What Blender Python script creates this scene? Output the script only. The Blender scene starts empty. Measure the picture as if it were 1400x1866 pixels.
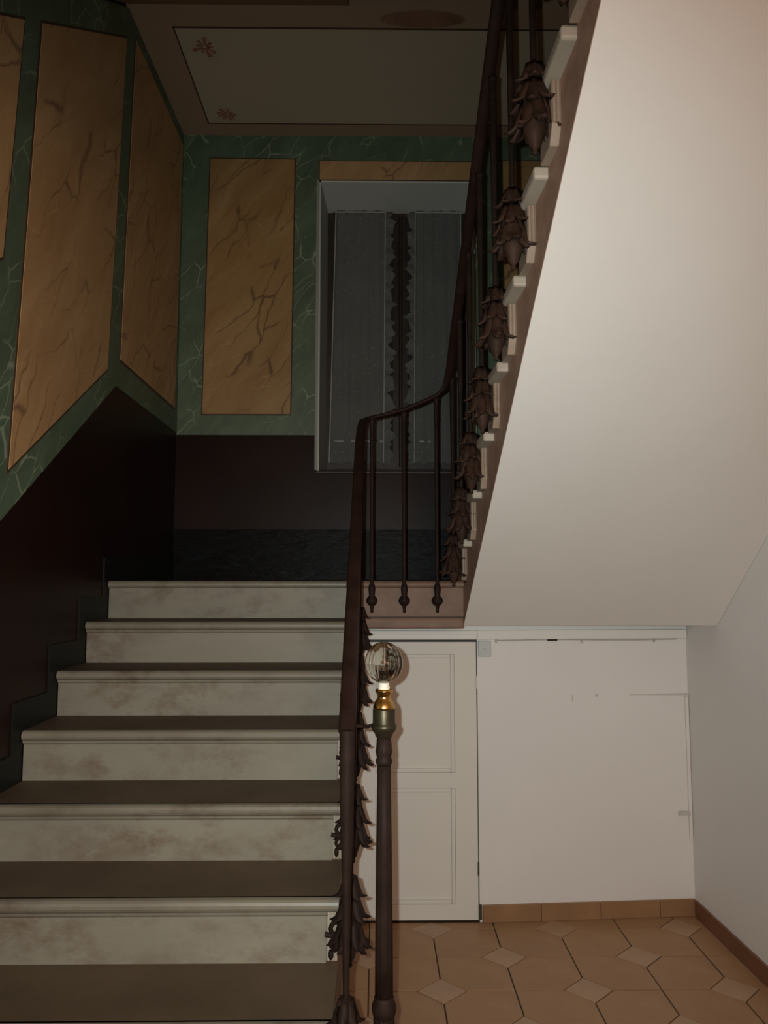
import bpy, bmesh, math, random
from mathutils import Vector, Matrix
random.seed(7)
S = bpy.context.scene
COL = S.collection
PI = math.pi

# ------------------------------------------------------------------ camera
cam_d = bpy.data.cameras.new('camera'); cam = bpy.data.objects.new('camera', cam_d); COL.objects.link(cam)
cam_d.sensor_fit = 'VERTICAL'; cam_d.sensor_height = 36.0; cam_d.lens = 36.0*1350/1866
cam_d.clip_start = .02
cam.location = (0, 0, 1.6)
cam.rotation_euler = (PI/2+math.atan(119/1350), 0, -math.atan(15/1350))
S.camera = cam

# ------------------------------------------------------------------ light, exposure
S.view_settings.view_transform = 'Standard'; S.view_settings.look = 'None'
S.view_settings.exposure = 0.0; S.view_settings.gamma = 1.0; S.view_settings.use_curve_mapping = False
W = bpy.data.worlds.new('world'); S.world = W; W.use_nodes = True
W.node_tree.nodes['Background'].inputs[0].default_value = (.010, .007, .005, 1)
W.node_tree.nodes['Background'].inputs[1].default_value = 1.0

def lamp(name, kind, loc, energy, color, size=.1, rot=None, **k):
    d = bpy.data.lights.new(name, kind); d.energy = energy; d.color = color
    if kind == 'AREA': d.size = size
    else: d.shadow_soft_size = size
    for a, v in k.items(): setattr(d, a, v)
    o = bpy.data.objects.new(name, d); COL.objects.link(o); o.location = loc
    if rot: o.rotation_euler = rot
    return o
# the phone's flash beside the lens, and a weak warm bulb in the hall behind the camera
lamp('phone_flash', 'SPOT', (-.033, .0, 1.618), 152, (.885, 1, .975), .006,
     (PI/2+math.radians(-2), 0, math.radians(2)), spot_size=math.radians(114), spot_blend=1)
lamp('hall_bulb', 'POINT', (.55, -1.7, 1.95), 54, (1, .55, .36), .30)

# ------------------------------------------------------------------ node helpers
class NT:
    def __init__(s, name):
        s.m = bpy.data.materials.new(name); s.m.use_nodes = True
        s.t = s.m.node_tree; s.b = s.t.nodes['Principled BSDF']; s.tc = None
    def n(s, typ, **k):
        o = s.t.nodes.new(typ)
        for a, v in k.items():
            if a.startswith('i_'):
                o.inputs[a[2:].replace('_', ' ')].default_value = v
            else: setattr(o, a, v)
        return o
    def l(s, a, b): s.t.links.new(a, b)
    def coord(s):
        if not s.tc: s.tc = s.n('ShaderNodeTexCoord')
        return s.tc.outputs['Object']
    def mapped(s, scale=(1,1,1), rot=(0,0,0), src=None):
        m = s.n('ShaderNodeMapping'); m.inputs['Scale'].default_value = scale; m.inputs['Rotation'].default_value = rot
        s.l(src or s.coord(), m.inputs['Vector']); return m.outputs[0]
    def noise(s, scale, detail=4, rough=.55, vec=None, dist=0):
        o = s.n('ShaderNodeTexNoise'); o.inputs['Scale'].default_value = scale; o.inputs['Detail'].default_value = detail
        o.inputs['Roughness'].default_value = rough; o.inputs['Distortion'].default_value = dist
        s.l(vec or s.coord(), o.inputs['Vector']); return o.outputs['Fac']
    def ramp(s, fac, stops):
        r = s.n('ShaderNodeValToRGB'); e = r.color_ramp.elements
        while len(e) < len(stops): e.new(.5)
        for q, (p, c) in zip(e, stops): q.position = p; q.color = (*c, 1) if len(c) == 3 else c
        s.l(fac, r.inputs[0]); return r.outputs[0]
    def mix(s, fac, a, b):
        m = s.n('ShaderNodeMix', data_type='RGBA')
        for sock, v in ((m.inputs['Factor'], fac), (m.inputs['A'], a), (m.inputs['B'], b)):
            pass
        fi, ai, bi = m.inputs[0], m.inputs[6], m.inputs[7]
        for sock, v in ((fi, fac), (ai, a), (bi, b)):
            if hasattr(v, 'is_linked') or isinstance(v, bpy.types.NodeSocket): s.l(v, sock)
            else: sock.default_value = v if isinstance(v, float) else (*v, 1)
        return m.outputs[2]
    def mul(s, a, k):
        m = s.n('ShaderNodeMath', operation='MULTIPLY'); s.l(a, m.inputs[0])
        if isinstance(k, (int, float)): m.inputs[1].default_value = k
        else: s.l(k, m.inputs[1])
        return m.outputs[0]
    def bump(s, h, strength=.2, dist=.01):
        b = s.n('ShaderNodeBump'); b.inputs['Strength'].default_value = strength; b.inputs['Distance'].default_value = dist
        s.l(h, b.inputs['Height']); s.l(b.outputs[0], s.b.inputs['Normal'])
    def done(s, color, rough=.6, metal=0, spec=None):
        if isinstance(color, tuple): s.b.inputs['Base Color'].default_value = (*color, 1)
        else: s.l(color, s.b.inputs['Base Color'])
        if isinstance(rough, (int, float)): s.b.inputs['Roughness'].default_value = rough
        else: s.l(rough, s.b.inputs['Roughness'])
        s.b.inputs['Metallic'].default_value = metal
        if spec is not None: s.b.inputs['Specular IOR Level'].default_value = spec
        return s.m

def simple(name, c, rough=.6, metal=0, var=.12, scale=6, bump=0, spec=None):
    t = NT(name)
    n = t.noise(scale, 5)
    col = t.ramp(n, [(.3, tuple(x*(1-var) for x in c)), (.7, tuple(min(1, x*(1+var)) for x in c))])
    if bump: t.bump(t.noise(scale*6, 3), bump, .004)
    return t.done(col, rough, metal, spec)

def marble(name, base, light, vein, cs=1.0, rot=0.95, stretch=4.2, vscale=2.0, vein_w=.03, rough=.5):
    """Painted marble: streaked clouds and a net of veins drawn out along one diagonal of the wall plane."""
    t = NT(name)
    sep = t.n('ShaderNodeSeparateXYZ'); t.l(t.coord(), sep.inputs[0])
    add = t.n('ShaderNodeMath', operation='ADD'); t.l(sep.outputs[0], add.inputs[0]); t.l(sep.outputs[1], add.inputs[1])
    cmb = t.n('ShaderNodeCombineXYZ'); t.l(add.outputs[0], cmb.inputs[0]); t.l(sep.outputs[2], cmb.inputs[1])
    warp = t.n('ShaderNodeTexNoise'); warp.inputs['Scale'].default_value = 3*cs; warp.inputs['Detail'].default_value = 5
    t.l(cmb.outputs[0], warp.inputs['Vector'])
    off = t.n('ShaderNodeVectorMath', operation='MULTIPLY_ADD'); t.l(warp.outputs['Color'], off.inputs[0])
    off.inputs[1].default_value = (.22/cs, .22/cs, 0); t.l(cmb.outputs[0], off.inputs[2])
    r1 = t.n('ShaderNodeMapping'); r1.inputs['Rotation'].default_value = (0, 0, -rot); t.l(off.outputs[0], r1.inputs['Vector'])
    v = t.mapped((1, stretch, 1), (0, 0, 0), r1.outputs[0])
    cloud = t.noise(1.6*cs, 7, .62, v)
    col = t.ramp(cloud, [(.30, base), (.52, tuple((a+b)/2 for a, b in zip(base, light))), (.68, light)])
    vo = t.n('ShaderNodeTexVoronoi', feature='DISTANCE_TO_EDGE'); vo.inputs['Scale'].default_value = vscale*cs; t.l(v, vo.inputs['Vector'])
    line = t.ramp(vo.outputs['Distance'], [(0, (1, 1, 1)), (vein_w, (0, 0, 0))])
    gate = t.ramp(t.noise(1.3*cs, 3, .5, v), [(.46, (0, 0, 0)), (.56, (1, 1, 1))])
    lg = t.mul(line, gate)
    col = t.mix(t.mul(lg, .85), col, vein)
    vo2 = t.n('ShaderNodeTexVoronoi', feature='DISTANCE_TO_EDGE'); vo2.inputs['Scale'].default_value = vscale*2.3*cs; t.l(v, vo2.inputs['Vector'])
    l2 = t.ramp(vo2.outputs['Distance'], [(0, (1, 1, 1)), (vein_w*1.2, (0, 0, 0))])
    g2 = t.ramp(t.noise(2.1*cs, 3, .5, v), [(.52, (0, 0, 0)), (.62, (1, 1, 1))])
    col = t.mix(t.mul(t.mul(l2, g2), .5), col, tuple(min(1, x*1.25) for x in light))
    return t.done(col, rough)

M = {}
def stone(name, c, dirt, rough=.55):
    t = NT(name)
    n1 = t.noise(2.2, 6, .6, t.mapped((1, 1, 2.2)))
    col = t.ramp(n1, [(.3, tuple(x*.80 for x in c)), (.66, c)])
    spots = t.ramp(t.noise(6, 6, .7, t.mapped((1, 1, 1.6))), [(.47, (0, 0, 0)), (.64, (1, 1, 1))])
    patch = t.ramp(t.noise(1.7, 3), [(.44, (0, 0, 0)), (.60, (1, 1, 1))])
    col = t.mix(t.mul(t.mul(spots, patch), .75), col, dirt)
    t.bump(t.noise(40, 4), .12, .003)
    return t.done(col, rough)
M['riser'] = stone('cream_painted_stone', (.255, .23, .175), (.13, .08, .048))
M['nosing'] = stone('worn_nosing_stone', (.23, .20, .15), (.12, .09, .06), .45)
t = NT('dark_worn_tread')
c = t.ramp(t.noise(3.2, 6, .6), [(.28, (.072, .047, .027)), (.72, (.125, .085, .052))])
t.bump(t.noise(60, 3), .1, .002); M['tread'] = t.done(c, .62, spec=.3)
def plaster(name, c, b=.06):
    t = NT(name)
    c2 = t.ramp(t.noise(1.1, 5, .6), [(.3, tuple(x*.95 for x in c)), (.7, c)])
    t.bump(t.noise(5, 6, .65), b, .02); return t.done(c2, .62, spec=.3)
M['white'] = plaster('white_wall_paint', (.80, .78, .755))
M['soffit'] = plaster('white_soffit_plaster', (.82, .79, .745), .08)
M['door'] = plaster('off_white_door_paint', (.74, .72, .66), .03)
M['trimwhite'] = plaster('white_trim_paint', (.80, .78, .74), .03)
t = NT('pinkish_stringer_paint')
c = t.ramp(t.noise(9, 6, .65), [(.3, (.155, .085, .055)), (.6, (.21, .125, .085)), (.75, (.27, .18, .13))])
M['pink'] = t.done(c, .6)
t = NT('lightened_pinkish_stringer_paint')  # same stringer paint, colour lightened to make up for the grazing flash
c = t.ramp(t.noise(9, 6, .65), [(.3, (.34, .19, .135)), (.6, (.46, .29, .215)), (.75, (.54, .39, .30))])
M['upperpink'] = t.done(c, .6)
M['bracket'] = stone('cream_bracket_paint', (.47, .40, .32), (.28, .18, .12))
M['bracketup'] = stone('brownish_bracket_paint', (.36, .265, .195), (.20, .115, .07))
M['yellow'] = marble('ochre_painted_marble', (.29, .155, .050), (.40, .245, .10), (.11, .05, .020), vein_w=.035)
M['orange'] = marble('orange_painted_marble', (.42, .225, .092), (.54, .33, .155), (.20, .095, .048), vein_w=.03)
M['green'] = marble('green_painted_marble', (.070, .100, .058), (.125, .175, .11), (.33, .38, .25), 1.7, .9, 2.2, 3.0, .03)
M['line'] = simple('dark_painted_line', (.060, .030, .015), .6)
t = NT('brown_lacquered_dado')
c = t.ramp(t.noise(2.5, 5), [(.3, (.013, .0050, .0035)), (.7, (.020, .0080, .0055))])
t.bump(t.noise(3.5, 4), .05, .02); M['dado'] = t.done(c, .40, spec=.13)
t = NT('black_marble_skirting')
c = t.ramp(t.noise(7, 7, .68, t.mapped((1, 1, 3.0)), 1.2), [(.46, (.0045, .004, .0038)), (.64, (.009, .0095, .011)), (.75, (.06, .064, .07))])
t.bump(t.noise(9, 5, .6, t.mapped((1, 1, 4))), .25, .02); M['blackmarble'] = t.done(c, .38, spec=.07)
M['darkskirt'] = simple('dark_green_black_skirting_paint', (.010, .010, .008), .5, spec=.2)
M['ceil'] = plaster('ochre_ceiling_paint', (.47, .38, .27), .04)
M['ceilborder'] = plaster('brown_ceiling_border', (.36, .235, .15), .04)
M['red'] = simple('faded_red_ornament', (.28, .12, .075), .7, var=.4, scale=30)
M['stain'] = simple('brown_ceiling_medallion', (.24, .12, .07), .7, var=.3, scale=9)
t = NT('tan_floor_tile')
oi = t.n('ShaderNodeObjectInfo')
c1 = t.ramp(t.noise(5, 6, .6), [(.3, (.31, .175, .088)), (.7, (.40, .235, .125))])
c2 = t.mix(t.mul(oi.outputs['Random'], .35), c1, (.43, .235, .115))
M['tile'] = t.done(c2, .42, spec=.4)
M['diamond'] = simple('pale_floor_tile', (.42, .265, .16), .42, var=.1)
M['grout'] = simple('dark_grout', (.060, .032, .016), .85)
M['base_tile'] = simple('brown_baseboard_tile', (.30, .165, .080), .5, var=.15)
M['base_tile_red'] = simple('red_brown_baseboard_tile', (.20, .085, .045), .5, var=.12)
M['iron'] = simple('dark_brown_painted_iron', (.0215, .0112, .0080), .62, 0, .3, 20, .15, .14)
M['ironlit'] = simple('lit_brown_painted_iron', (.040, .021, .014), .6, 0, .35, 24, .2, .15)  # iron lightened in colour for upper ornaments that catch the light
M['ironred'] = simple('red_brown_painted_handrail', (.023, .0100, .0074), .55, 0, .3, 14, 0, .18)
M['bronze'] = simple('dark_bronze', (.060, .050, .028), .42, .7, .25, 40)
M['brass'] = simple('polished_brass', (.72, .47, .14), .20, 1, .06, 30)
M['porcelain'] = simple('white_porcelain_ring', (.78, .72, .60), .35)
t = NT('clear_ribbed_glass'); t.b.inputs['Transmission Weight'].default_value = 1; t.b.inputs['IOR'].default_value = 1.46
t.bump(t.noise(9, 2), .06, .02); M['glass'] = t.done((.80, .82, .74), .02)
M['wood'] = simple('dark_window_wood', (.030, .018, .011), .5, var=.3, scale=14)
t = NT('dark_night_pane'); t.b.inputs['Transmission Weight'].default_value = .6; M['pane'] = t.done((.10, .10, .10), .08)
t = NT('grey_lace_curtain')
vo = t.n('ShaderNodeTexVoronoi'); vo.inputs['Scale'].default_value = 34; t.l(t.mapped((1, 0, 1)), vo.inputs['Vector'])
dots = t.ramp(vo.outputs['Distance'], [(.10, (1, 1, 1)), (.2, (0, 0, 0))])
c = t.mix(dots, t.ramp(t.noise(3, 3), [(.3, (.125, .122, .112)), (.7, (.155, .15, .14))]), (.225, .22, .20))
M['curtain'] = t.done(c, .85, spec=.1)
M['lace'] = simple('pale_lace_edge', (.36, .35, .32), .85, var=.1, scale=40)
M['dash'] = simple('white_curtain_dash', (.80, .79, .75), .8)  # short white dashes across the lower curtain cloth
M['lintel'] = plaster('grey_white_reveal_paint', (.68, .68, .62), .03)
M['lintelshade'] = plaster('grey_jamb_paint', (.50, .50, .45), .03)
M['jambedge'] = plaster('darkened_grey_jamb_paint', (.30, .30, .27), .03)  # jamb paint darkened to offset how brightly this camera-facing edge is lit
M['plastic'] = simple('blue_grey_plastic', (.52, .56, .56), .5, var=.05)
M['cable'] = simple('grey_cable', (.46, .43, .40), .6)
M['black'] = simple('black_tape_and_gap_shade', (.02, .017, .015), .6)
M['hinge'] = simple('dark_rusty_hinge', (.10, .075, .05), .55, .4, .4, 60)
M['filler'] = simple('grey_filler', (.60, .57, .53), .8)

# ------------------------------------------------------------------ mesh helpers (world coordinates; shifted to the thing's origin)
class MB:
    def __init__(s): s.v = []; s.f = []; s.sm = []
    def add(s, vs, fs, smooth=False):
        o = len(s.v); s.v += [tuple(v) for v in vs]; s.f += [tuple(i+o for i in f) for f in fs]; s.sm += [smooth]*len(fs); return s
    def box(s, x0, x1, y0, y1, z0, z1):
        return s.add([(x0,y0,z0),(x1,y0,z0),(x1,y1,z0),(x0,y1,z0),(x0,y0,z1),(x1,y0,z1),(x1,y1,z1),(x0,y1,z1)],
              [(0,3,2,1),(4,5,6,7),(0,1,5,4),(1,2,6,5),(2,3,7,6),(3,0,4,7)])
    def prism(s, poly, axis, a, b):
        """poly: 2-D points; axis 'x': (y,z), 'y': (x,z), 'z': (x,y); extruded from a to b (numbers or functions of the point)."""
        def P(p, w):
            w = w(p) if callable(w) else w
            return {'x': (w, p[0], p[1]), 'y': (p[0], w, p[1]), 'z': (p[0], p[1], w)}[axis]
        n = len(poly); area = sum(poly[i][0]*poly[(i+1) % n][1]-poly[(i+1) % n][0]*poly[i][1] for i in range(n))
        if area < 0: poly = poly[::-1]
        vs = [P(p, a) for p in poly]+[P(p, b) for p in poly]
        fs = [tuple(range(n))[::-1], tuple(range(n, 2*n))]+[(i, (i+1) % n, (i+1) % n+n, i+n) for i in range(n)]
        if axis == 'y': fs = [f[::-1] for f in fs]
        if (a(poly[0]) if callable(a) else a) > (b(poly[0]) if callable(b) else b): fs = [f[::-1] for f in fs]
        return s.add(vs, fs)
    def tube(s, pts, r, n=10, cap=True, flat=None, ref=(0, 0, 1)):
        pts = [Vector(p) for p in pts]; m = len(pts); vs = []
        for i, p in enumerate(pts):
            d = (pts[min(i+1, m-1)]-pts[max(i-1, 0)]).normalized()
            u = d.cross(Vector(ref))
            if u.length < 1e-4: u = d.cross(Vector((0, 1, 0)))
            u.normalize(); w = u.cross(d)
            ri = r[i] if isinstance(r, (list, tuple)) else r
            for k in range(n):
                a = 2*PI*k/n; vs.append(p+u*math.cos(a)*ri+w*math.sin(a)*ri*(flat or 1))
        fs = [(i*n+k, i*n+(k+1) % n, (i+1)*n+(k+1) % n, (i+1)*n+k) for i in range(m-1) for k in range(n)]
        s.add(vs, fs, True)
        if cap: s.add(vs[:n], [tuple(range(n))[::-1]]); s.add(vs[-n:], [tuple(range(n))])
        return s
    def lathe(s, prof, c=(0, 0, 0), n=24, axis='z', mod=None):
        vs = []
        for i, (r, h) in enumerate(prof):
            for k in range(n):
                a = 2*PI*k/n; q = r*(mod(a, i) if mod else 1)
                p = (q*math.cos(a), q*math.sin(a), h)
                if axis == 'y': p = (p[0], -p[2], p[1])
                if axis == 'x': p = (p[2], p[0], p[1])
                vs.append((c[0]+p[0], c[1]+p[1], c[2]+p[2]))
        m = len(prof)
        fs = [(i*n+k, i*n+(k+1) % n, (i+1)*n+(k+1) % n, (i+1)*n+k) for i in range(m-1) for k in range(n)]
        fs += [tuple(range(n))[::-1], tuple(range((m-1)*n, m*n))]
        return s.add(vs, fs, True)
    def torus(s, c, R, r, axis='y', n=14, k=7):
        vs = []
        for i in range(n):
            a = 2*PI*i/n
            for j in range(k):
                b = 2*PI*j/k; q = R+r*math.cos(b)
                p = (q*math.cos(a), r*math.sin(b), q*math.sin(a)) if axis == 'y' else (r*math.sin(b), q*math.cos(a), q*math.sin(a))
                vs.append((c[0]+p[0], c[1]+p[1], c[2]+p[2]))
        return s.add(vs, [(i*k+j, i*k+(j+1) % k, ((i+1) % n)*k+(j+1) % k, ((i+1) % n)*k+j) for i in range(n) for j in range(k)], True)
    def mesh(s, name, mat, org=(0, 0, 0)):
        me = bpy.data.meshes.new(name)
        me.from_pydata([(v[0]-org[0], v[1]-org[1], v[2]-org[2]) for v in s.v], [], s.f)
        me.polygons.foreach_set('use_smooth', s.sm); me.materials.append(mat)
        bm = bmesh.new(); bm.from_mesh(me); bmesh.ops.recalc_face_normals(bm, faces=bm.faces); bm.to_mesh(me); bm.free()
        me.update(); return me

ORG = {}
def root_of(p):
    while p.parent: p = p.parent
    return p
def obj(name, mb, mat, parent=None, bevel=0, org=None):
    o0 = ORG.get(root_of(parent).name, (0, 0, 0)) if parent else (org or (0, 0, 0))
    o = bpy.data.objects.new(name, mb.mesh(name, mat, o0)); COL.objects.link(o)
    if parent: o.parent = parent
    else: o.location = o0; ORG[o.name] = o0
    if bevel:
        b = o.modifiers.new('bevel', 'BEVEL'); b.width = bevel; b.segments = 2; b.limit_method = 'ANGLE'
    return o
def thing(name, label, cat, loc, group=None):
    o = bpy.data.objects.new(name, None); COL.objects.link(o); o.location = loc; o.empty_display_size = .05
    ORG[o.name] = tuple(loc); tag(o, label, cat, group); return o
def tag(o, label, cat=None, group=None):
    o['label'] = label
    if cat: o['category'] = cat
    if group: o['group'] = group
    return o
def struct(o, label, cat):
    o['kind'] = 'structure'; return tag(o, label, cat)
def place(name, me, loc, parent):
    """A child sharing mesh data, at a world place."""
    o = bpy.data.objects.new(name, me); COL.objects.link(o); o.parent = parent
    g = ORG[root_of(parent).name]; o.location = (loc[0]-g[0], loc[1]-g[1], loc[2]-g[2]); return o

# ------------------------------------------------------------------ dimensions
L = 3.34; T = .26; R = .167; ZL = 1.585           # landing edge, going, rise, landing height
YB = 4.41; ZC = 4.345                             # landing back wall, landing ceiling
R2 = .175; K = .0259                              # upper flight: rise, sideways drift
XW = -1.20                                        # left wall face
XS = -.131                                        # open end of the lower steps
fx = lambda y: .393+K*(L-y)                       # open end of the upper steps
rw = lambda y: 1.522+(3.658-y)*.038               # right wall face
Y2 = L-8*T; Z2 = ZL+9*R2                          # upper floor edge

# ------------------------------------------------------------------ setting: floor of tiles
floor = struct(obj('floor', MB().box(-1.36, 2.0, -2.6, 4.0, -.08, -.004), M['grout']), 'tan tiled hallway floor with small diamond insets', 'floor')
CX, CY = .286, .2553; X0, Y0 = .259, 3.283; HX, HY, G = .096, .088, .0028
def hexa():
    # cell clipped at its near-left and far-right corners for the diamond insets
    e = G
    return [(HX+e*.6, e), (CX-e, e), (CX-e, CY-HY-e*.6), (CX-HX-e*.6, CY-e), (e, CY-e), (e, HY+e*.6)]
def hexb():
    return [(CX-p[0], p[1]) for p in hexa()]
def bev_tile(poly, h=.006, ins=.0016):
    cx = sum(p[0] for p in poly)/len(poly); cy = sum(p[1] for p in poly)/len(poly); n = len(poly)
    top = [(p[0]+(cx-p[0])*ins*9, p[1]+(cy-p[1])*ins*9) for p in poly]
    vs = [(p[0], p[1], -.006) for p in poly]+[(p[0], p[1], -.0012) for p in poly]+[(p[0], p[1], 0) for p in top]
    fs = [tuple(range(2*n, 3*n)), tuple(range(n))[::-1]]
    for lv in (0, n): fs += [(lv+i, lv+(i+1) % n, lv+n+(i+1) % n, lv+n+i) for i in range(n)]
    return MB().add(vs, fs)
ta = bev_tile(hexa()).mesh('floor_tile', M['tile']); tb = bev_tile(hexb()).mesh('floor_tile', M['tile'])
dm = bev_tile([(HX-G, 0), (0, HY-G), (-HX+G, 0), (0, -HY+G)]).mesh('diamond_tile', M['diamond'])
YF = lambda x: 3.597 if x < .485 else 3.597+(x-.485)*.057
def on_floor(x, y): return XS-.06 < x and x < rw(y)-.005
for i in range(-2, 5):
    for j in range(-2, 9):
        x, y = X0+i*CX, Y0-j*CY               # lattice point; the cell reaches right and away from it
        def clipped(poly, me, nm, mat):
            pts = [(x+p[0], y+p[1]) for p in poly]
            if all(on_floor(px, py) and py < YF(px)-.002 for px, py in pts): place(nm, me, (x, y, random.uniform(-.0008, .0004)), floor)
            elif any(on_floor(px, py) and py < YF(px)-.002 for px, py in pts):
                lim = [(max(XS-.06, min(rw(py)-.004, px)), min(YF(px), py)) for px, py in pts]
                q = []
                for p in lim:
                    if not q or (abs(p[0]-q[-1][0])+abs(p[1]-q[-1][1])) > .004: q.append(p)
                if len(q) > 2 and abs(q[0][0]-q[-1][0])+abs(q[0][1]-q[-1][1]) < .004: q.pop()
                a = abs(sum(q[k][0]*q[(k+1) % len(q)][1]-q[(k+1) % len(q)][0]*q[k][1] for k in range(len(q))))/2
                if len(q) > 2 and a > .0008:
                    c0 = (sum(p[0] for p in q)/len(q), sum(p[1] for p in q)/len(q))
                    obj(nm, MB().add([(p[0], p[1], z) for z in (-.006, -.0004) for p in q],
                        [tuple(range(len(q), 2*len(q)))]+[(k, (k+1) % len(q), len(q)+(k+1) % len(q), len(q)+k) for k in range(len(q))]), mat, floor)
        even = (i+j) % 2 == 1
        # diamonds sit on the points with i+j odd
        clipped(hexa() if even else hexb(), ta if even else tb, 'floor_tile', M['tile'])
        if even: clipped([(HX, 0), (0, HY), (-HX, 0), (0, -HY)], dm, 'diamond_tile', M['diamond'])

# ------------------------------------------------------------------ setting: left wall and its painted scheme
wl = struct(obj('wall_left', MB().box(-1.42, XW-.010, -2.6, YB+.5, -.08, 6.2), M['dado']), 'left stairwell wall painted as ochre and green marble over dark dado', 'wall')
def slab(name, poly, d0, d1, mat, parent=wl, bevel=0): return obj(name, MB().prism(poly, 'x', XW+d0, XW+d1), mat, parent, bevel)
dadotop = [(-2.6, 1.0), (1.265, 1.0), (3.358, 2.478), (YB, 2.465)]
slab('dado', [(-2.6, 0), (YB, 0)]+dadotop[::-1], -.010, 0, M['dado'])
slab('green_border', dadotop+[(YB, ZC), (3.37, ZC), (Y2, ZC-.70*(3.37-Y2)), (-2.6, 2.85)], -.010, .003, M['green'])
def framed(poly, parent, axis, d0, d1, mat, w=.009):
    """A yellow panel with its thin dark outline."""
    cx = sum(p[0] for p in poly)/len(poly); cz = sum(p[1] for p in poly)/len(poly)
    out = []
    n = len(poly)
    for i in range(n):
        p, a, b = Vector(poly[i]), Vector(poly[i-1]), Vector(poly[(i+1) % n])
        e1 = (p-a).normalized(); e2 = (b-p).normalized()
        n1 = Vector((e1.y, -e1.x)); n2 = Vector((e2.y, -e2.x))
        if n1.dot(p-Vector((cx, cz))) < 0: n1 = -n1
        if n2.dot(p-Vector((cx, cz))) < 0: n2 = -n2
        bis = (n1+n2).normalized(); out.append(tuple(p+bis*(w/max(.3, bis.dot(n1)))))
    o = obj('marble_panel', MB().prism(poly, axis, d0, d1), mat, parent)
    obj('panel_outline', MB().prism(out, axis, d0, d0+(d1-d0)*.6), M['line'], o)
    return o
framed([(2.399, 1.95), (3.236, 2.523), (3.345, 4.168), (2.501, 3.576)], wl, 'x', XW+.003, XW+.008, M['orange'])
framed([(1.55, 2.15), (2.300, 2.62), (2.369, 3.483), (1.60, 2.945)], wl, 'x', XW+.003, XW+.008, M['orange'])
framed([(3.397, 2.613), (4.335, 2.600), (4.375, 4.262), (3.477, 4.262)], wl, 'x', XW+.003, XW+.008, M['orange'])
framed([(.30, 1.20), (1.30, 1.20), (1.45, 1.30), (1.45, 2.60), (.30, 2.60)], wl, 'x', XW+.003, XW+.008, M['orange'])
# dark skirting stepping up beside the stairs
pts = []
for i in range(9, -1, -1):
    y = L-i*T; z = ZL-i*R
    pts += [(y-.055, z-R+.10), (y-.055, z+.10)]
pts = [(.95, .0)]+pts[1:]+[(YB, ZL+.16)]
slab('skirting', pts+[(YB, ZL-.02), (L, ZL-.02), (L+.02, ZL-.2)]+[(L-9*T+.05, -.01)], 0, .006, M['darkskirt'])

# ------------------------------------------------------------------ setting: back wall with window
WX0, WX1, WZ0, WZ1, WD = -.352, .610, 2.246, 4.056, .40
wb = MB().box(-1.42, WX0, YB, YB+.5, -.08, 6.2).box(WX1, 2.0, YB, YB+.5, -.08, 6.2).box(WX0, WX1, YB, YB+.5, -.08, WZ0).box(WX0, WX1, YB, YB+.5, WZ1, 6.2)
wb = struct(obj('wall_back', wb, M['dado']), 'landing back wall with ochre painted panel, green marble border and brown dado', 'wall')
def bslab(name, x0, x1, z0, z1, mat, d0=0, d1=.003, parent=wb): return obj(name, MB().box(x0, x1, YB-d1, YB-d0, z0, z1), mat, parent)
bslab('dado', XW, WX0-.02, ZL+.30, 2.453, M['dado']); bslab('dado', WX0-.02, 1.62, ZL+.30, 2.236, M['dado']); 
bslab('green_border', XW, WX0-.005, 2.453, ZC, M['green']); bslab('green_border', WX0-.005, WX1+.005, WZ1, ZC, M['green']); bslab('green_border', WX1+.005, 1.62, 2.453, ZC, M['green'])
framed([(-1.046, 2.58), (-.518, 2.58), (-.507, 4.188), (-1.028, 4.190)], wb, 'y', YB-.003, YB-.008, M['yellow'], .008)
framed([(WX0+.002, WZ1+.004), (WX1-.005, WZ1+.004), (WX1-.005, 4.178), (WX0+.002, 4.178)], wb, 'y', YB-.003, YB-.008, M['orange'], .006)
framed([(.79, 2.58), (1.40, 2.58), (1.40, 4.185), (.79, 4.185)], wb, 'y', YB-.003, YB-.008, M['yellow'], .008)
bslab('skirting', XW, 1.62, ZL, ZL+.30, M['blackmarble'], 0, .012)

# window 1: plastered recess, dark wood casements, panes
win = struct(thing('window_1', '', '', (WX0, YB+WD, WZ0)), 'dark wooden casement window in a plastered recess above the landing', 'window')
g = MB()
g.prism([(WX0, YB-.004), (WX0+.010, YB-.004), (WX0+.030, YB+WD), (WX0, YB+WD)], 'z', WZ0-.01, WZ1)
g.prism([(WX1, YB-.004), (WX1-.010, YB-.004), (WX1-.012, YB+WD), (WX1, YB+WD)], 'z', WZ0-.01, WZ1)
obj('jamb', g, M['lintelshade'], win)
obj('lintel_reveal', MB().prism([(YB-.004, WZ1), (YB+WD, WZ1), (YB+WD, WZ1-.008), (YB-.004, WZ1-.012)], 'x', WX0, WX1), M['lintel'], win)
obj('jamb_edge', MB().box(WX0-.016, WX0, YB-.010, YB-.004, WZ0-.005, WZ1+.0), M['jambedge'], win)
obj('sill', MB().box(WX0-.01, WX1+.01, YB-.016, YB+WD, WZ0-.030, WZ0-.012), M['wood'], win, .003)
fy0, fy1 = YB+WD-.005, YB+WD+.05
fr = MB().box(WX0, WX0+.06, fy0, fy1, WZ0, WZ1).box(WX1-.06, WX1, fy0, fy1, WZ0, WZ1).box(WX0+.06, WX1-.06, fy0, fy1, WZ0, WZ0+.06).box(WX0+.06, WX1-.06, fy0, fy1, WZ1-.045, WZ1)
obj('window_frame', fr, M['wood'], win)
xm = .163
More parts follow.
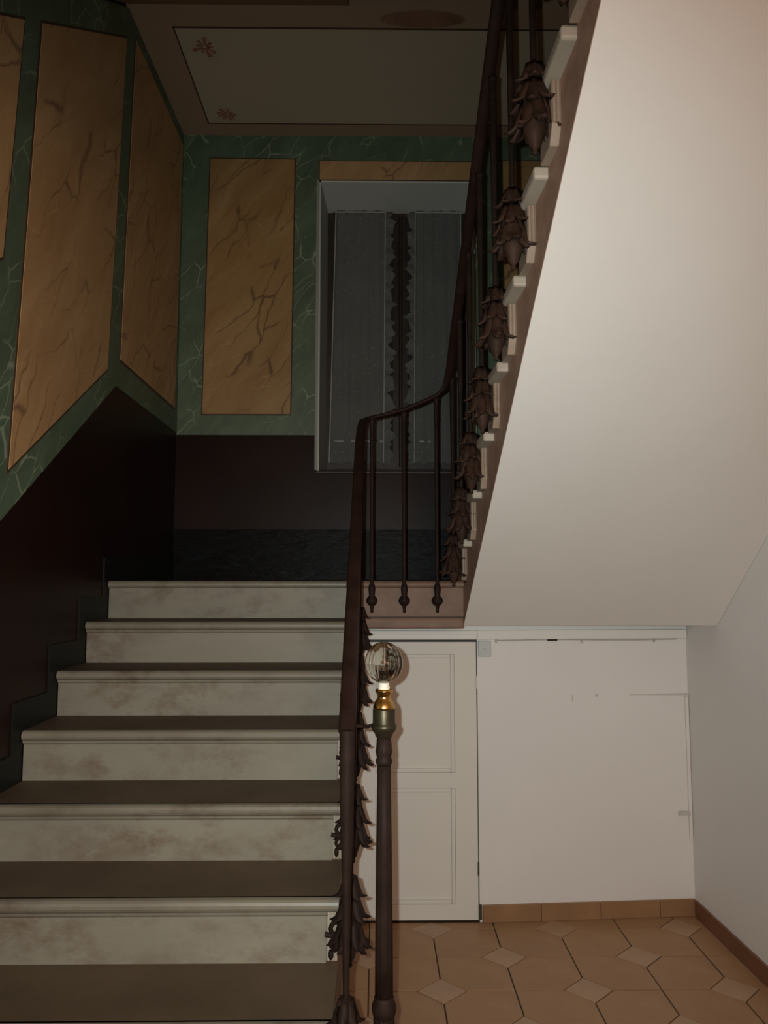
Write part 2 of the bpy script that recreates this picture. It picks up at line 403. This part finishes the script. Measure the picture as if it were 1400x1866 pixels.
for (a, b) in ((WX0+.06, xm), (xm, WX1-.06)):
    c = MB()
    c.box(a, a+.05, fy0-.012, fy0+.03, WZ0+.06, WZ1-.045).box(b-.05, b, fy0-.012, fy0+.03, WZ0+.06, WZ1-.045)
    c.box(a+.05, b-.05, fy0-.012, fy0+.03, WZ0+.06, WZ0+.14).box(a+.05, b-.05, fy0-.012, fy0+.03, WZ1-.10, WZ1-.045)
    cs = obj('casement', c, M['wood'], win)
    obj('pane', MB().box(a+.05, b-.05, fy0+.008, fy0+.012, WZ0+.14, WZ1-.10), M['pane'], cs)
obj('added_dark_board', MB().box(WX0, WX1, fy1+.01, fy1+.03, WZ0, WZ1), M['wood'], win)  # added unseen board behind the panes, blocks the background glow
obj('meeting_bead', MB().tube([(xm, fy0-.014, WZ0+.07), (xm, fy0-.014, WZ1-.05)], .012, 8), M['wood'], win)

# curtains: one on each casement, lace ruffle towards the middle
def curtain(label, x0, x1, ruf, x0b, x1b):
    z0, z1 = 2.336, 4.046; yy = YB+WD-.040
    th = thing('lace_curtain', label, 'curtain', ((x0+x1)/2, yy, z0), 'lace curtains on the landing window')
    nx, nz = 26, 110
    def grid(ua, ub, nx, wav, ythick, edge):
        vs = []; fs = []
        for j in range(nz+1):
            w = j/nz; z = z0+(z1-z0)*w
            for i in range(nx+1):
                u = ua+(ub-ua)*i/nx; a = x0b+(x0-x0b)*w; b = x1b+(x1-x1b)*w
                x = a+(b-a)*u+edge(i/nx, w)
                zz = z+(.010*math.sin(u*23)+.006*math.sin(u*51) if j in (0,) else 0)+(.006*math.sin(u*16) if j == nz else 0)
                vs.append((x, yy+wav(u, w)+ythick, zz))
        for j in range(nz):
            for i in range(nx): a = j*(nx+1)+i; fs.append((a, a+1, a+nx+2, a+nx+1))
        return MB().add(vs, fs, True)
    fold = lambda u, w: .006*math.sin(u*26+2*w)+.004*math.sin(u*61+1)
    body = obj('cloth', grid(0, 1, nx, fold, 0, lambda i, w: 0), M['curtain'], th)
    so = body.modifiers.new('thick', 'SOLIDIFY'); so.thickness = .0015
    rng = random.Random(ruf*13+5); ph = [rng.uniform(0, 6) for _ in range(4)]
    def ruffle(i, w):
        k = .014*math.sin(w*61+ph[0])+.012*math.sin(w*97+ph[1])+.013*math.sin(w*171+ph[2])+.008*math.sin(w*263+ph[3])
        amp = .45+.55*(1-abs(w-.45)*1.3)
        return (i if ruf > 0 else 1-i)*k*amp
    ua, ub = (1.0, 1.16) if ruf > 0 else (-.14, 0.0)
    r = obj('ruffle', grid(ua, ub, 6, lambda u, w: .010*math.sin(w*90+u*6), -.003, ruffle), M['curtain'], th)
    r.modifiers.new('thick', 'SOLIDIFY').thickness = .0015
    s = MB(); u = 1.0 if ruf > 0 else 0.0
    top = (x0+(x1-x0)*u, yy-.010, z1-.004); bot = (x0b+(x1b-x0b)*u, yy-.010, z0+.004)
    s.tube([top, bot], .0045, 6); obj('seam', s, M['lace'], th)
    u = 1-u
    obj('hem', MB().tube([(x0+(x1-x0)*u, yy-.004, z1-.004), (x0b+(x1b-x0b)*u, yy-.004, z0+.004)], .005, 6), M['lace'], th)
    obj('header', MB().tube([(x0, yy-.006, z1-.012), (x1, yy-.006, z1-.012)], .006, 6), M['lace'], th)
    obj('curtain_rod', MB().tube([(x0-.02, yy+.004, z1-.012), (x1+.05*ruf+(.02 if ruf < 0 else 0), yy+.004, z1-.012)], .004, 8), M['bronze'], th)
    z = 2.481
    segs = ((.10, .26), (.40, .47), (.60, .78), (.93, .99)) if ruf > 0 else ((.11, .21), (.30, .34), (.44, .47))
    for a, b in segs: obj('white_dash', MB().box(x0b+(x1b-x0b)*a, x0b+(x1b-x0b)*b, yy-.014, yy-.008, z-.003, z+.003), M['dash'], th)
    return th
curtain('left grey lace curtain with ruffled right edge, on the landing window', -.268, .062, 1, -.303, .050)
curtain('right grey lace curtain half hidden behind the upper balusters', .262, .566, -1, .250, .560)

# ------------------------------------------------------------------ setting: landing, ceilings, right wall, hall shell
ld = struct(obj('floor_landing', MB().box(XW+.009, rw(YB)-.004, L+.012, YB-.014, ZL-.19, ZL-.006), M['tread']), 'half landing at the top of the first flight', 'floor')
obj('tread', MB().box(XW+.009, rw(YB)-.004, L+.012, YB-.014, ZL-.006, ZL), M['tread'], ld)
def nose(x0, x1, y, z, out=.0, h=.034, n=7):
    """Half-round front bar: its foremost point at y."""
    p = [(y+.030, z), ]+[(y+h/2-math.cos(a)*h/2, z-h/2+math.sin(a)*h/2) for a in [PI/2-PI*i/n for i in range(n+1)]]+[(y+.030, z-h)]
    return MB().prism(p, 'x', x0, x1)
obj('nosing', nose(XS, fx(L), L-.018, ZL), M['pink'], ld)
obj('fascia', MB().box(XS, fx(L)+.01, L, L+.012, ZL-.158, ZL-.034), M['pink'], ld)
obj('fascia_ledge', MB().box(XS, fx(L), L-.022, L+.012, ZL-.212, ZL-.164), M['pink'], ld, .008)
obj('fascia_groove', MB().box(XS, fx(L)-.02, L-.004, L+.012, ZL-.166, ZL-.158), M['line'], ld)

ce = struct(obj('ceiling', MB().box(-1.42, 2.0, 3.36, YB+.02, ZC+.012, ZC+.2), M['ceilborder']), 'ochre painted ceiling above the half landing', 'ceiling')
obj('border', MB().box(XW, 1.62, 3.36, YB, ZC, ZC+.012), M['ceilborder'], ce)
obj('painted_field', MB().box(-1.012, 1.4, 3.497, 4.275, ZC-.003, ZC), M['ceil'], ce)
fl = MB().box(-1.020, 1.41, 3.489, 3.497, ZC-.004, ZC).box(-1.020, 1.41, 4.275, 4.283, ZC-.004, ZC).box(-1.020, -1.012, 3.489, 4.283, ZC-.004, ZC)
obj('painted_line', fl, M['line'], ce)
def ornament(cx, cy, sx, sy):
    o = MB(); rg = random.Random(int(cx*100))
    for k in range(9):
        a = 2*PI*k/9; rr = .55+.45*rg.random()
        p = [(cx+sx*(.15*math.cos(a+.35)), cy+sy*(.15*math.sin(a+.35))), (cx+sx*rr*math.cos(a+.18), cy+sy*rr*math.sin(a+.18)),
             (cx+sx*rr*math.cos(a-.18), cy+sy*rr*math.sin(a-.18)), (cx+sx*.15*math.cos(a-.35), cy+sy*.15*math.sin(a-.35))]
        o.prism(p, 'z', ZC-.0045, ZC-.003)
    for k in range(4):
        q = k*.03
        o.torus((cx-.04+q, cy-.02+q*.7, ZC-.004), .018, .0012, 'y', 8, 4)
    return o
obj('corner_ornament', ornament(-.89, 3.63, .075, .075), M['red'], ce)
obj('corner_ornament', ornament(-.885, 4.19, .075, .06), M['red'], ce)
md = MB(); md.prism([(.23+.21*math.cos(2*PI*k/28), 3.424+.056*math.sin(2*PI*k/28)) for k in range(28)], 'z', ZC-.005, ZC-.003)
obj('painted_medallion', md, M['stain'], ce)
cs2 = MB().prism([(3.36, ZC), (3.345, ZC), (Y2, ZC-.70*(3.37-Y2)), (Y2, ZC-.70*(3.37-Y2)+.2), (3.36, ZC+.2)], 'x', XW, XS)
struct(obj('ceiling_slope', cs2, M['ceilborder']), 'sloping ceiling under the next flight above the stairs', 'ceiling')
struct(obj('ceiling_top', MB().box(-1.42, 2.0, -2.6, YB+.5, 6.2, 6.3), M['white']), 'top ceiling of the stairwell, out of view', 'ceiling')
struct(obj('ceiling_hall', MB().box(XW-.01, 2.0, -2.6, Y2-.10, Z2-.18, Z2-.002), M['white']), 'hall ceiling behind the camera', 'ceiling')
wr = MB().prism([(rw(-2.6), -2.6), (rw(YB+.5), YB+.5), (2.0, YB+.5), (2.0, -2.6)], 'z', -.08, 6.2)
wr = struct(obj('wall_right', wr, M['white']), 'plain white hallway wall on the right', 'wall')
struct(obj('wall_behind', MB().box(-1.42, 2.0, -2.7, -2.6, -.08, 6.2), M['white']), 'hall wall behind the camera', 'wall')

# wall that closes the cupboard under the stairs, slightly askew
DX0, DX1, DZ0, DZ1 = -.11, .4815, .010, 1.290
wy = lambda x: 3.600+(x-.485)*.057
TOPZ = 1.345
wu = MB().prism([(.487, wy(.487)), (rw(3.66)+.02, wy(1.54)), (rw(3.66)+.02, wy(1.54)+.08), (.487, wy(.487)+.08)], 'z', 0, TOPZ+.06).box(DX0-.05, .487, 3.602, 3.65, 1.305, TOPZ+.06)
wu = struct(obj('wall_under_stairs', wu, M['white']), 'white panel wall closing the space under the upper flight', 'wall')
xr = rw(3.63)-.003
tr = MB().prism([(.487, wy(.487)-.020), (xr, wy(xr)-.020), (xr, wy(xr)+.02), (.487, wy(.487)+.02)], 'z', 1.303, 1.348)
struct(obj('trim_2', tr, M['trimwhite'], None, .004), 'white ledge under the soffit along the top of the panel wall', 'trim')
# hatch outline on it
hl = struct(obj('trim_3', MB().box(1.222, xr, wy(1.3)-.004, wy(1.4)+.01, 1.031, 1.037), M['filler']), 'thin horizontal joint line on the panel wall', 'trim')
struct(obj('trim_4', MB().box(xr-.016, xr, wy(xr)-.012, wy(xr)+.01, .355, 1.025), M['trimwhite'], None, .003), 'thin upright batten in the corner of the panel wall', 'trim')

# baseboards of floor tile
def basetiles(name, label, pts, h, mat, cuts, thick):
    (x0, y0), (x1, y1) = pts; v = Vector((x1-x0, y1-y0)); ln = v.length; d = v/ln; nrm = Vector((-d.y, d.x))*thick
    if nrm.y > 0 and name != 'baseboard_right': nrm = -nrm
    if name == 'baseboard_right' and nrm.x > 0: nrm = -nrm
    b = None
    for a0, a1 in zip(cuts[:-1], cuts[1:]):
        p = Vector((x0, y0))+d*(a0*ln+.0015); q = Vector((x0, y0))+d*(a1*ln-.0015)
        m = MB().prism([tuple(p), tuple(q), tuple(q+nrm), tuple(p+nrm)], 'z', .0, h)
        if b is None:
            core = MB().prism([tuple(Vector((x0, y0))), (x1, y1), tuple(Vector((x1, y1))+nrm*.6), tuple(Vector((x0, y0))+nrm*.6)], 'z', -.003, h-.004)
            b = struct(obj(name, core, M['grout']), label, 'baseboard')
        obj('baseboard_tile', m, mat, b, .002)
    return b
basetiles('baseboard_back', 'brown tile baseboard along the panel wall', ((.500, wy(.5)), (xr, wy(xr))), .078, M['base_tile'], [0, .27, .55, .83, 1], .011)
basetiles('baseboard_right', 'red brown tile baseboard along the right wall', ((rw(3.64), 3.64), (rw(.2), .2)), .078, M['base_tile_red'], [0, .085, .17, .255, .34, .425, .51, .6, .7, .8, .9, 1], .011)

# ------------------------------------------------------------------ door of the cupboard under the stairs
DY = 3.600
dr = struct(thing('door_1', '', '', (.48, DY, 0)), 'low white panelled cupboard door under the landing', 'door')
st = MB()
px0, px1 = .0, .377
for (x0, x1, z0, z1) in ((DX0, px0, DZ0, DZ1), (px1, DX1, DZ0, DZ1), (px0, px1, DZ0, .080), (px0, px1, .608, .678), (px0, px1, 1.233, DZ1)):
    st.box(x0, x1, DY, DY+.032, z0, z1)
obj('leaf', st, M['door'], dr)
for (z0, z1) in ((.080, .608), (.678, 1.233)):
    p = obj('panel', MB().box(px0, px1, DY+.010, DY+.028, z0, z1), M['door'], dr)
    m = MB(); w = .020
    for (x0, x1, a, b) in ((px0, px0+w, z0, z1), (px1-w, px1, z0, z1), (px0+w, px1-w, z0, z0+w), (px0+w, px1-w, z1-w, z1)):
        m.box(x0+.001, x1-.001, DY-.003, DY+.012, a+.001, b-.001)
    obj('moulding', m, M['door'], p, .004)
for z in (1.10, .24): obj('hinge', MB().tube([(.483, DY-.003, z-.03), (.483, DY-.003, z+.03)], .0042, 8), M['door'] if z > .5 else M['hinge'], dr)
obj('hinge', MB().box(.481, .497, DY-.008, DY+.006, .012, .080).tube([(.489, DY-.011, .02), (.489, DY-.011, .07)], .005, 8), M['hinge'], dr, .001)
obj('gap_shade_sheet', MB().box(DX0-.04, .487, DY+.036, DY+.05, .0, 1.31), M['black'], dr)  # black colour stands in for the shade seen through the door gap
t1 = MB().box(DX0-.04, .487, DY-.014, DY+.03, 1.302, 1.348)
tr1 = struct(obj('trim_1', t1, M['trimwhite'], None, .005), 'white lintel board above the cupboard door', 'trim')
obj('bead', MB().box(DX0-.04, .487, DY-.021, DY-.014, 1.324, 1.346), M['trimwhite'], tr1, .003)

# little fittings on the panel wall
jb = thing('junction_box', 'small square blue-grey junction box at the top corner of the cupboard door', 'junction box', (.522, wy(.52)-.02, 1.222))
obj('cover', MB().box(.492, .553, wy(.52)-.020, wy(.52)-.002, 1.222, 1.296), M['plastic'], jb, .003)
obj('screw', MB().lathe([(.0035, 0), (.0035, .002), (.002, .003)], (.522, wy(.52)-.020, 1.259), 10, 'y'), M['plastic'], jb)
cb = thing('cable', 'thin grey cable tacked along the ledge of the panel wall', 'cable', (.57, wy(.57)-.01, 1.296))
obj('sheath', MB().tube([(x, wy(x)-.006, 1.298+.002*math.sin(x*9)) for x in [.575+.05*i for i in range(19)]], .0030, 6), M['cable'], cb)
obj('tape', MB().tube([(.83+.012*i, wy(.85)-.006, 1.2985) for i in range(5)], .0058, 8), M['black'], cb)
for x in (.58, 1.00, 1.36): obj('clip', MB().box(x-.004, x+.004, wy(x)-.012, wy(x), 1.286, 1.306), M['cable'], cb, .001)
ht = thing('latch', 'small painted latch low in the right corner of the panel wall', 'latch', (1.48, wy(1.48)-.006, .465))
obj('plate', MB().box(1.455, 1.512, wy(1.48)-.012, wy(1.48)+.002, .463, .482), M['filler'], ht, .002)
obj('bolt', MB().tube([(1.460, wy(1.48)-.014, .473), (1.500, wy(1.48)-.014, .478)], .004, 8), M['filler'], ht)
wp = obj('wall_plug', MB().lathe([(.007, 0), (.007, .003), (.004, .004)], (1.068, wy(1.068)+.001, 1.033), 10, 'y'), M['filler'])
tag(wp, 'small grey filled screw hole on the panel wall', 'wall plug')
wp2 = obj('nail', MB().tube([(.948, wy(.948)-.001, 1.005), (.950, wy(.948)-.001, 1.035)], .0022, 6), M['filler'])
tag(wp2, 'thin vertical nail mark left of the screw hole on the panel wall', 'nail')

# ------------------------------------------------------------------ lower flight
sc = thing('staircase', 'lower flight of cream painted stone steps with dark worn treads', 'staircase', (-.66, L-9*T, 0))
XL = XW+.009
for i in range(1, 10):
    y = L-i*T; z = ZL-i*R
    obj('tread', MB().box(XL, XS+.032, y+.022, y+T+.020, z-.032, z), M['tread'], sc)
for i in range(0, 10):
    y = L-i*T; z = ZL-i*R
    x1 = XS+.034 if i else XS-.002
    nb = obj('nosing', nose(XL, x1, y-.002 if i else y-.016, z), M['nosing'], sc)
    zb = max(z-R, 0)
    if z-.034-zb > .02:
        obj('riser', MB().box(XL, XS, y+.020, y+.036, zb, z-.034) if i else MB().box(XL, XS, y+.002, y+.012, zb, z-.034), M['riser'], sc)
        obj('cove', MB().prism([(y+.010, z-.034), (y+.021, z-.034), (y+.021, z-.048), (y+.0175, z-.047), (y+.012, z-.041)], 'x', XL, XS+.004), M['riser'], sc)
# stringer wall at the open side
pts = [(L-9*T+.04, 0)]
for i in range(9, 0, -1):
    pts += [(L-i*T+.036, max(ZL-(i+1)*R, 0)), (L-i*T+.036, ZL-i*R-.033)]
pts += [(L+.0, ZL-R-.034), (L+.0, ZL-.215), (3.598, ZL-.215), (3.598, 0)]
obj('stringer', MB().prism(pts, 'x', XS-.05, XS), M['pink'], sc)
for i in range(1, 9):
    y = L-i*T; z = ZL-i*R
    b = MB().box(XS, XS+.028, y+.026, y+.125, z-R+.002, z-.034)
    br = obj('step_bracket', b, M['bracket'], sc, .002)
    for q in (.006, .0165, .026): obj('bracket_rib', MB().tube([(XS+q, y+.026, z-R+.004), (XS+q, y+.026, z-.036)], .0042, 8), M['bracket'], br)

# ------------------------------------------------------------------ upper flight
su = thing('staircase', 'upper flight seen from the side with white plastered underside', 'staircase', (.95, L, ZL))
NU = 8
for j in range(NU+1):
    y = L-j*T; z0 = ZL+j*R2; z = z0+R2
    yy1 = y-T if j < NU else y-.095
    x1 = lambda p: rw(p[0])-.002
    obj('riser', MB().prism([(y, z0), (y-.016, z0), (y-.016, z-.034), (y, z-.034)], 'x', lambda p: fx(p[0])+.002, x1), M['riser'], su)
    obj('tread', MB().prism([(y+.016, z), (yy1+.0, z), (yy1+.0, z-.034), (y+.016, z-.034)], 'x', lambda p: fx(p[0])-.036, x1), M['bracket'], su, .008)
    b = MB().prism([(y-.012, z-.034), (y-.125, z-.034), (y-.125, z0+.030), (y-.100, z0-.010), (y-.012, z0-.010)] if j else
                   [(y-.002, z-.034), (y-.125, z-.034), (y-.125, z0+.030), (y-.100, z0+.002), (y-.002, z0+.002)], 'x', lambda p: fx(p[0])-.022, lambda p: fx(p[0])+.002)
    br = obj('step_bracket', b, M['bracketup'], su, .003)
    for q in (.006, .016): obj('bracket_rib', MB().tube([(fx(y-.12)-q, y-.125, z0+.034), (fx(y-.12)-q, y-.125, z-.037)], .0045, 8), M['bracketup'], br)
SS = .685
sofz = lambda y: 1.385+SS*(L-y)
ps = [(L, sofz(L)+.003), (Y2-.09, sofz(Y2-.09)+.003), (Y2-.09, Z2-.035)]
for j in range(NU, -1, -1):
    y = L-j*T; z = ZL+(j+1)*R2
    ps += [(y, z-.034), (y, z-R2-.034 if j else ZL-.0)]
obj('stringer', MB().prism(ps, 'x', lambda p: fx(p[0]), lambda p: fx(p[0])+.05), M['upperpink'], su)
# soffit: ruled sheet from the stringer edge to the wall, rising a little more steeply at the wall
vs = []; fs = []; NY, NX = 26, 14
for j in range(NY+1):
    y = L-(L-Y2+.09)*j/NY
    for i in range(NX+1):
        u = i/NX; x = fx(y)+.001+(rw(y)-.001-fx(y)-.001)*u
        z = 1.385+(SS+.20*u**5)*(L-y)
        vs.append((x, y, z))
n0 = len(vs); vs += [(v[0], v[1], v[2]+.02) for v in vs]
for j in range(NY):
    for i in range(NX):
        a = j*(NX+1)+i; fs += [(a, a+1, a+NX+2, a+NX+1), (a+n0, a+NX+1+n0, a+NX+2+n0, a+1+n0)]
sf = obj('soffit', MB().add(vs, fs, True), M['soffit'], su)
obj('soffit_end', MB().prism([(fx(L), L), (rw(L)-.002, L), (rw(3.6)-.002, 3.60), (fx(L), 3.60)], 'z', 1.385, 1.393), M['soffit'], su)

# ------------------------------------------------------------------ balustrade
rg = thing('stair_railing', 'dark brown iron balustrade running up both flights and round the landing', 'railing', (-.067, 1.78, .0))
XR = -.067
def railz(y): return 2.300-(3.27-y)*.707
# handrail
path = [(XR, 1.775, railz(1.775)-.004), (XR, 1.80, railz(1.80))]
path += [(XR, 1.8+.2*i, railz(1.8+.2*i)) for i in range(1, 7)]+[(XR+.001, 3.12, railz(3.12)), (XR+.003, 3.20, railz(3.20)-.004), (XR+.010, 3.25, 2.293), (XR+.024, 3.275, 2.306), (XR+.05, 3.285, 2.314)]
path += [(.02, 3.285, 2.322), (.13, 3.285, 2.352), (.22, 3.285, 2.390), (.28, 3.285, 2.420), (.308, 3.275, 2.444), (.322, 3.25, 2.476), (.327+K*.1, 3.20, 2.52)]
fxr = lambda y: .327+K*(L-y)
urz = lambda y: 2.447+.655*(L-y)
path += [(fxr(y), y, urz(y)) for y in (3.10, 2.9, 2.6, 2.3, 2.0, 1.7, 1.4, 1.2)]
obj('handrail', MB().tube(path, .0205, 12, True, .52), M['ironred'], rg)

def leaf_mb():
    """Cast-iron ornament round a rod at the origin: drooping leaves in three tiers, flaring downwards, with a bulb and tip below."""
    m = MB()
    m.lathe([(.003, -.100), (.007, -.094), (.004, -.088), (.011, -.078), (.014, -.066), (.017, -.056), (.022, -.042), (.024, 0), (.020, .03), (.024, .045), (.018, .075), (.014, .10), (.017, .112), (.010, .13)], n=14)
    rg = random.Random(3)
    for (zt, ln, r0, r1, n, off) in ((.13, .060, .012, .032, 6, 0), (.085, .075, .016, .042, 7, .5), (.035, .085, .020, .047, 7, 0), (.055, .110, .018, .040, 6, .25)):
        for k in range(n):
            a = 2*PI*(k+off)/n; ca, sa = math.cos(a), math.sin(a); l2 = ln*rg.uniform(.9, 1.12); vs = []
            for t_ in range(5):
                q = t_/4; r = r0+(r1-r0)*q**1.2+(.008 if t_ == 4 else 0); z = zt-l2*q+(.010 if t_ == 4 else 0)
                w = (.008, .013, .015, .012, .005)[t_]
                for e, dr in ((-1, -.002), (0, .006), (1, -.002)): vs.append(((r+dr)*ca-e*w*sa, (r+dr)*sa+e*w*ca, z))
            base = len(vs); vs += [(v[0]*.86, v[1]*.86, v[2]-.003) for v in vs]
            fs = []
            for t_ in range(4):
                for e in range(2):
                    q = t_*3+e; fs += [(q, q+1, q+4, q+3), (q+base, q+3+base, q+4+base, q+1+base)]
                fs += [(t_*3, t_*3+3, t_*3+3+base, t_*3+base), (t_*3+2, t_*3+2+base, t_*3+5+base, t_*3+5)]
            fs += [(0, base, base+1, 1), (1, base+1, base+2, 2), (12, 13, 13+base, 12+base), (13, 14, 14+base, 13+base)]
            m.add(vs, fs, True)
    return m
leaf_me = leaf_mb().mesh('leaf_ornament', M['iron']); leaf_up = leaf_mb().mesh('leaf_ornament', M['ironlit'])
def ball_mb(dx, dy):
    """Rosette ball on a short arm towards the stone, with a drop tip; (dx, dy) is the way to the stone."""
    m = MB().lathe([(.004, -.026), (.014, -.021), (.023, -.010), (.026, 0), (.023, .010), (.014, .021), (.004, .026)], (dx*.012, dy*.012, 0), 14)
    m.tube([(dx*.012, dy*.012, 0), (dx*.078, dy*.078, 0)], [.011, .013], 10)
    m.lathe([(.009, -.018), (.006, -.036), (.0075, -.043), (.002, -.050)], (0, 0, -.004), 10)
    return m
ball_landing = ball_mb(0, 1).mesh('rosette', M['iron'])
def curl_mb(dx):
    m = MB().torus((dx*.034, 0, .012), .017, .006, 'y').torus((dx*.040, 0, -.026), .012, .005, 'y', 12, 6)
    m.tube([(dx*.0, 0, -.012), (dx*.03, 0, -.008), (dx*.066, .004, -.004)], .007, 8)
    m.lathe([(.004, -.070), (.008, -.062), (.006, -.05), (.011, -.035), (.016, -.01)], n=10)
    for q in (-.046, -.052): m.lathe([(.003, -.014), (.007, -.006), (.005, .004)], (dx*.050, 0, q), 8)
    return m
curl_low = curl_mb(-1).mesh('scroll_bracket', M['iron']); curl_up = curl_mb(1).mesh('scroll_bracket', M['iron'])
collar_me = MB().lathe([(.009, -.10), (.0125, -.095), (.0125, -.088), (.010, -.080), (.012, -.02), (.0145, -.012), (.0145, 0)], n=12).mesh('collar', M['iron'])
def baluster(x, y, z0, z1, kind):
    rod = MB()
    h = z1-z0
    rr = [.0085, .0085, .0085, .009, .009] if kind == 'landing' else [.0085, .0085, .0095, .0115, .0125] if kind != 'first' else [.0072, .0080, .0115, .0165, .0185]
    rod.tube([(x, y, z0-.03), (x, y, z0+h*.25), (x, y, z0+h*.55), (x, y, z0+h*.78), (x, y, z1-.008)], rr, 12)
    b = obj('baluster', rod, M['iron'], rg)
    loc = (x, y, z0)
    if kind == 'landing':
        obj('sleeve', MB().lathe([(.009, .075), (.013, .068), (.0155, .05), (.012, .02), (.014, 0), (.010, -.02)], loc, 12), M['iron'], b)
        place('rosette', ball_landing, loc, b)
    else:
        o = place('leaf_ornament', leaf_me if kind != 'up' else leaf_up, loc, b)
        a = (x*37+y*91) % 1.0
        o.rotation_euler = (0, 0, a*6.28); o.scale = (1.22, 1.22, 1.0) if kind == 'up' else (1.05, 1.05, 1.0)
        place('scroll_bracket', curl_up if kind == 'up' else curl_low, (x, y, z0-.015), b)
    place('collar', collar_me, (x, y, z1-.010), b)
    return b
for i in range(6, 0, -1):
    y = L-i*T+.004; baluster(XR, y, ZL-i*R-.070, railz(y), 'low' if i < 6 else 'first')
for x, zr in ((-.017, 2.318), (.126, 2.350), (.272, 2.416)): baluster(x, 3.285, 1.497, zr, 'landing')
for j in range(0, 9):
    y = L-(j+.34)*T; x = fxr(y)+.012; z = ZL+(j+.42)*R2
    baluster(x, y, z, urz(y), 'up')

# ------------------------------------------------------------------ newel post with glass ball
NX_, NY_ = .0205, 1.85
nw = thing('newel_post', 'slender fluted newel post with brass cup and glass ball at the rail end', 'newel post', (NX_, NY_, 0))
c0 = (NX_, NY_, 0)
flute = lambda a, i: 1-.07*(0.5+.5*math.cos(12*a))
obj('shaft', MB().lathe([(.0225, .60), (.0220, .70), (.0195, .95), (.0170, 1.15)], c0, 48, 'z', flute), M['iron'], nw)
obj('base', MB().lathe([(.050, .0), (.050, .03), (.040, .05), (.034, .08), (.029, .12), (.0262, .56), (.0245, .575)], c0, 48, 'z', lambda a, i: 1 if i < 4 else flute(a, i)), M['iron'], nw)
obj('base_ring', MB().lathe([(.024, .565), (.0265, .570), (.0292, .580), (.0292, .590), (.0262, .598), (.0245, .605), (.0225, .612)], c0, 24), M['iron'], nw)
obj('capital', MB().lathe([(.0170, 1.145), (.0200, 1.150), (.0205, 1.157), (.0175, 1.162), (.0180, 1.172), (.0195, 1.178), (.0180, 1.183), (.0175, 1.212)], c0, 24, 'z',
    lambda a, i: 1+.06*math.cos(8*a) if i in (4, 5, 6) else 1), M['iron'], nw)
obj('bronze_cup', MB().lathe([(.0175, 1.210), (.021, 1.214), (.023, 1.221), (.029, 1.228), (.0315, 1.235), (.0315, 1.241), (.029, 1.244), (.0275, 1.246), (.0275, 1.278), (.0268, 1.281)], c0, 32), M['bronze'], nw)
obj('brass_neck', MB().lathe([(.0268, 1.279), (.0272, 1.284), (.0255, 1.290), (.0225, 1.297), (.0180, 1.302), (.0160, 1.306), (.0158, 1.311), (.0185, 1.317), (.0210, 1.320), (.0215, 1.324), (.0190, 1.3265), (.012, 1.327)], c0, 32), M['brass'], nw)
obj('porcelain_ring', MB().lathe([(.013, 1.326), (.0150, 1.328), (.0150, 1.331), (.0135, 1.333), (.0130, 1.341), (.011, 1.343)], c0, 24), M['porcelain'], nw)
prof = []
for k in range(23):
    a = -PI/2+PI*k/22
    r = .0480*math.cos(a); z = 1.3915+.0500*math.sin(a)
    prof.append((max(r, .0015), z))
prof = [(.010, 1.341)]+[p for p in prof if p[1] > 1.344]
obj('glass_ball', MB().lathe(prof, c0, 80, 'z', lambda a, i: 1-.055*(.5+.5*math.cos(10*a))**2), M['glass'], nw)
obj('tie_rod', MB().tube([(NX_-.026, NY_, 1.2405), (-.02, NY_-.02, 1.241), (XR+.004, 1.805, 1.248)], .0042, 8), M['iron'], nw)
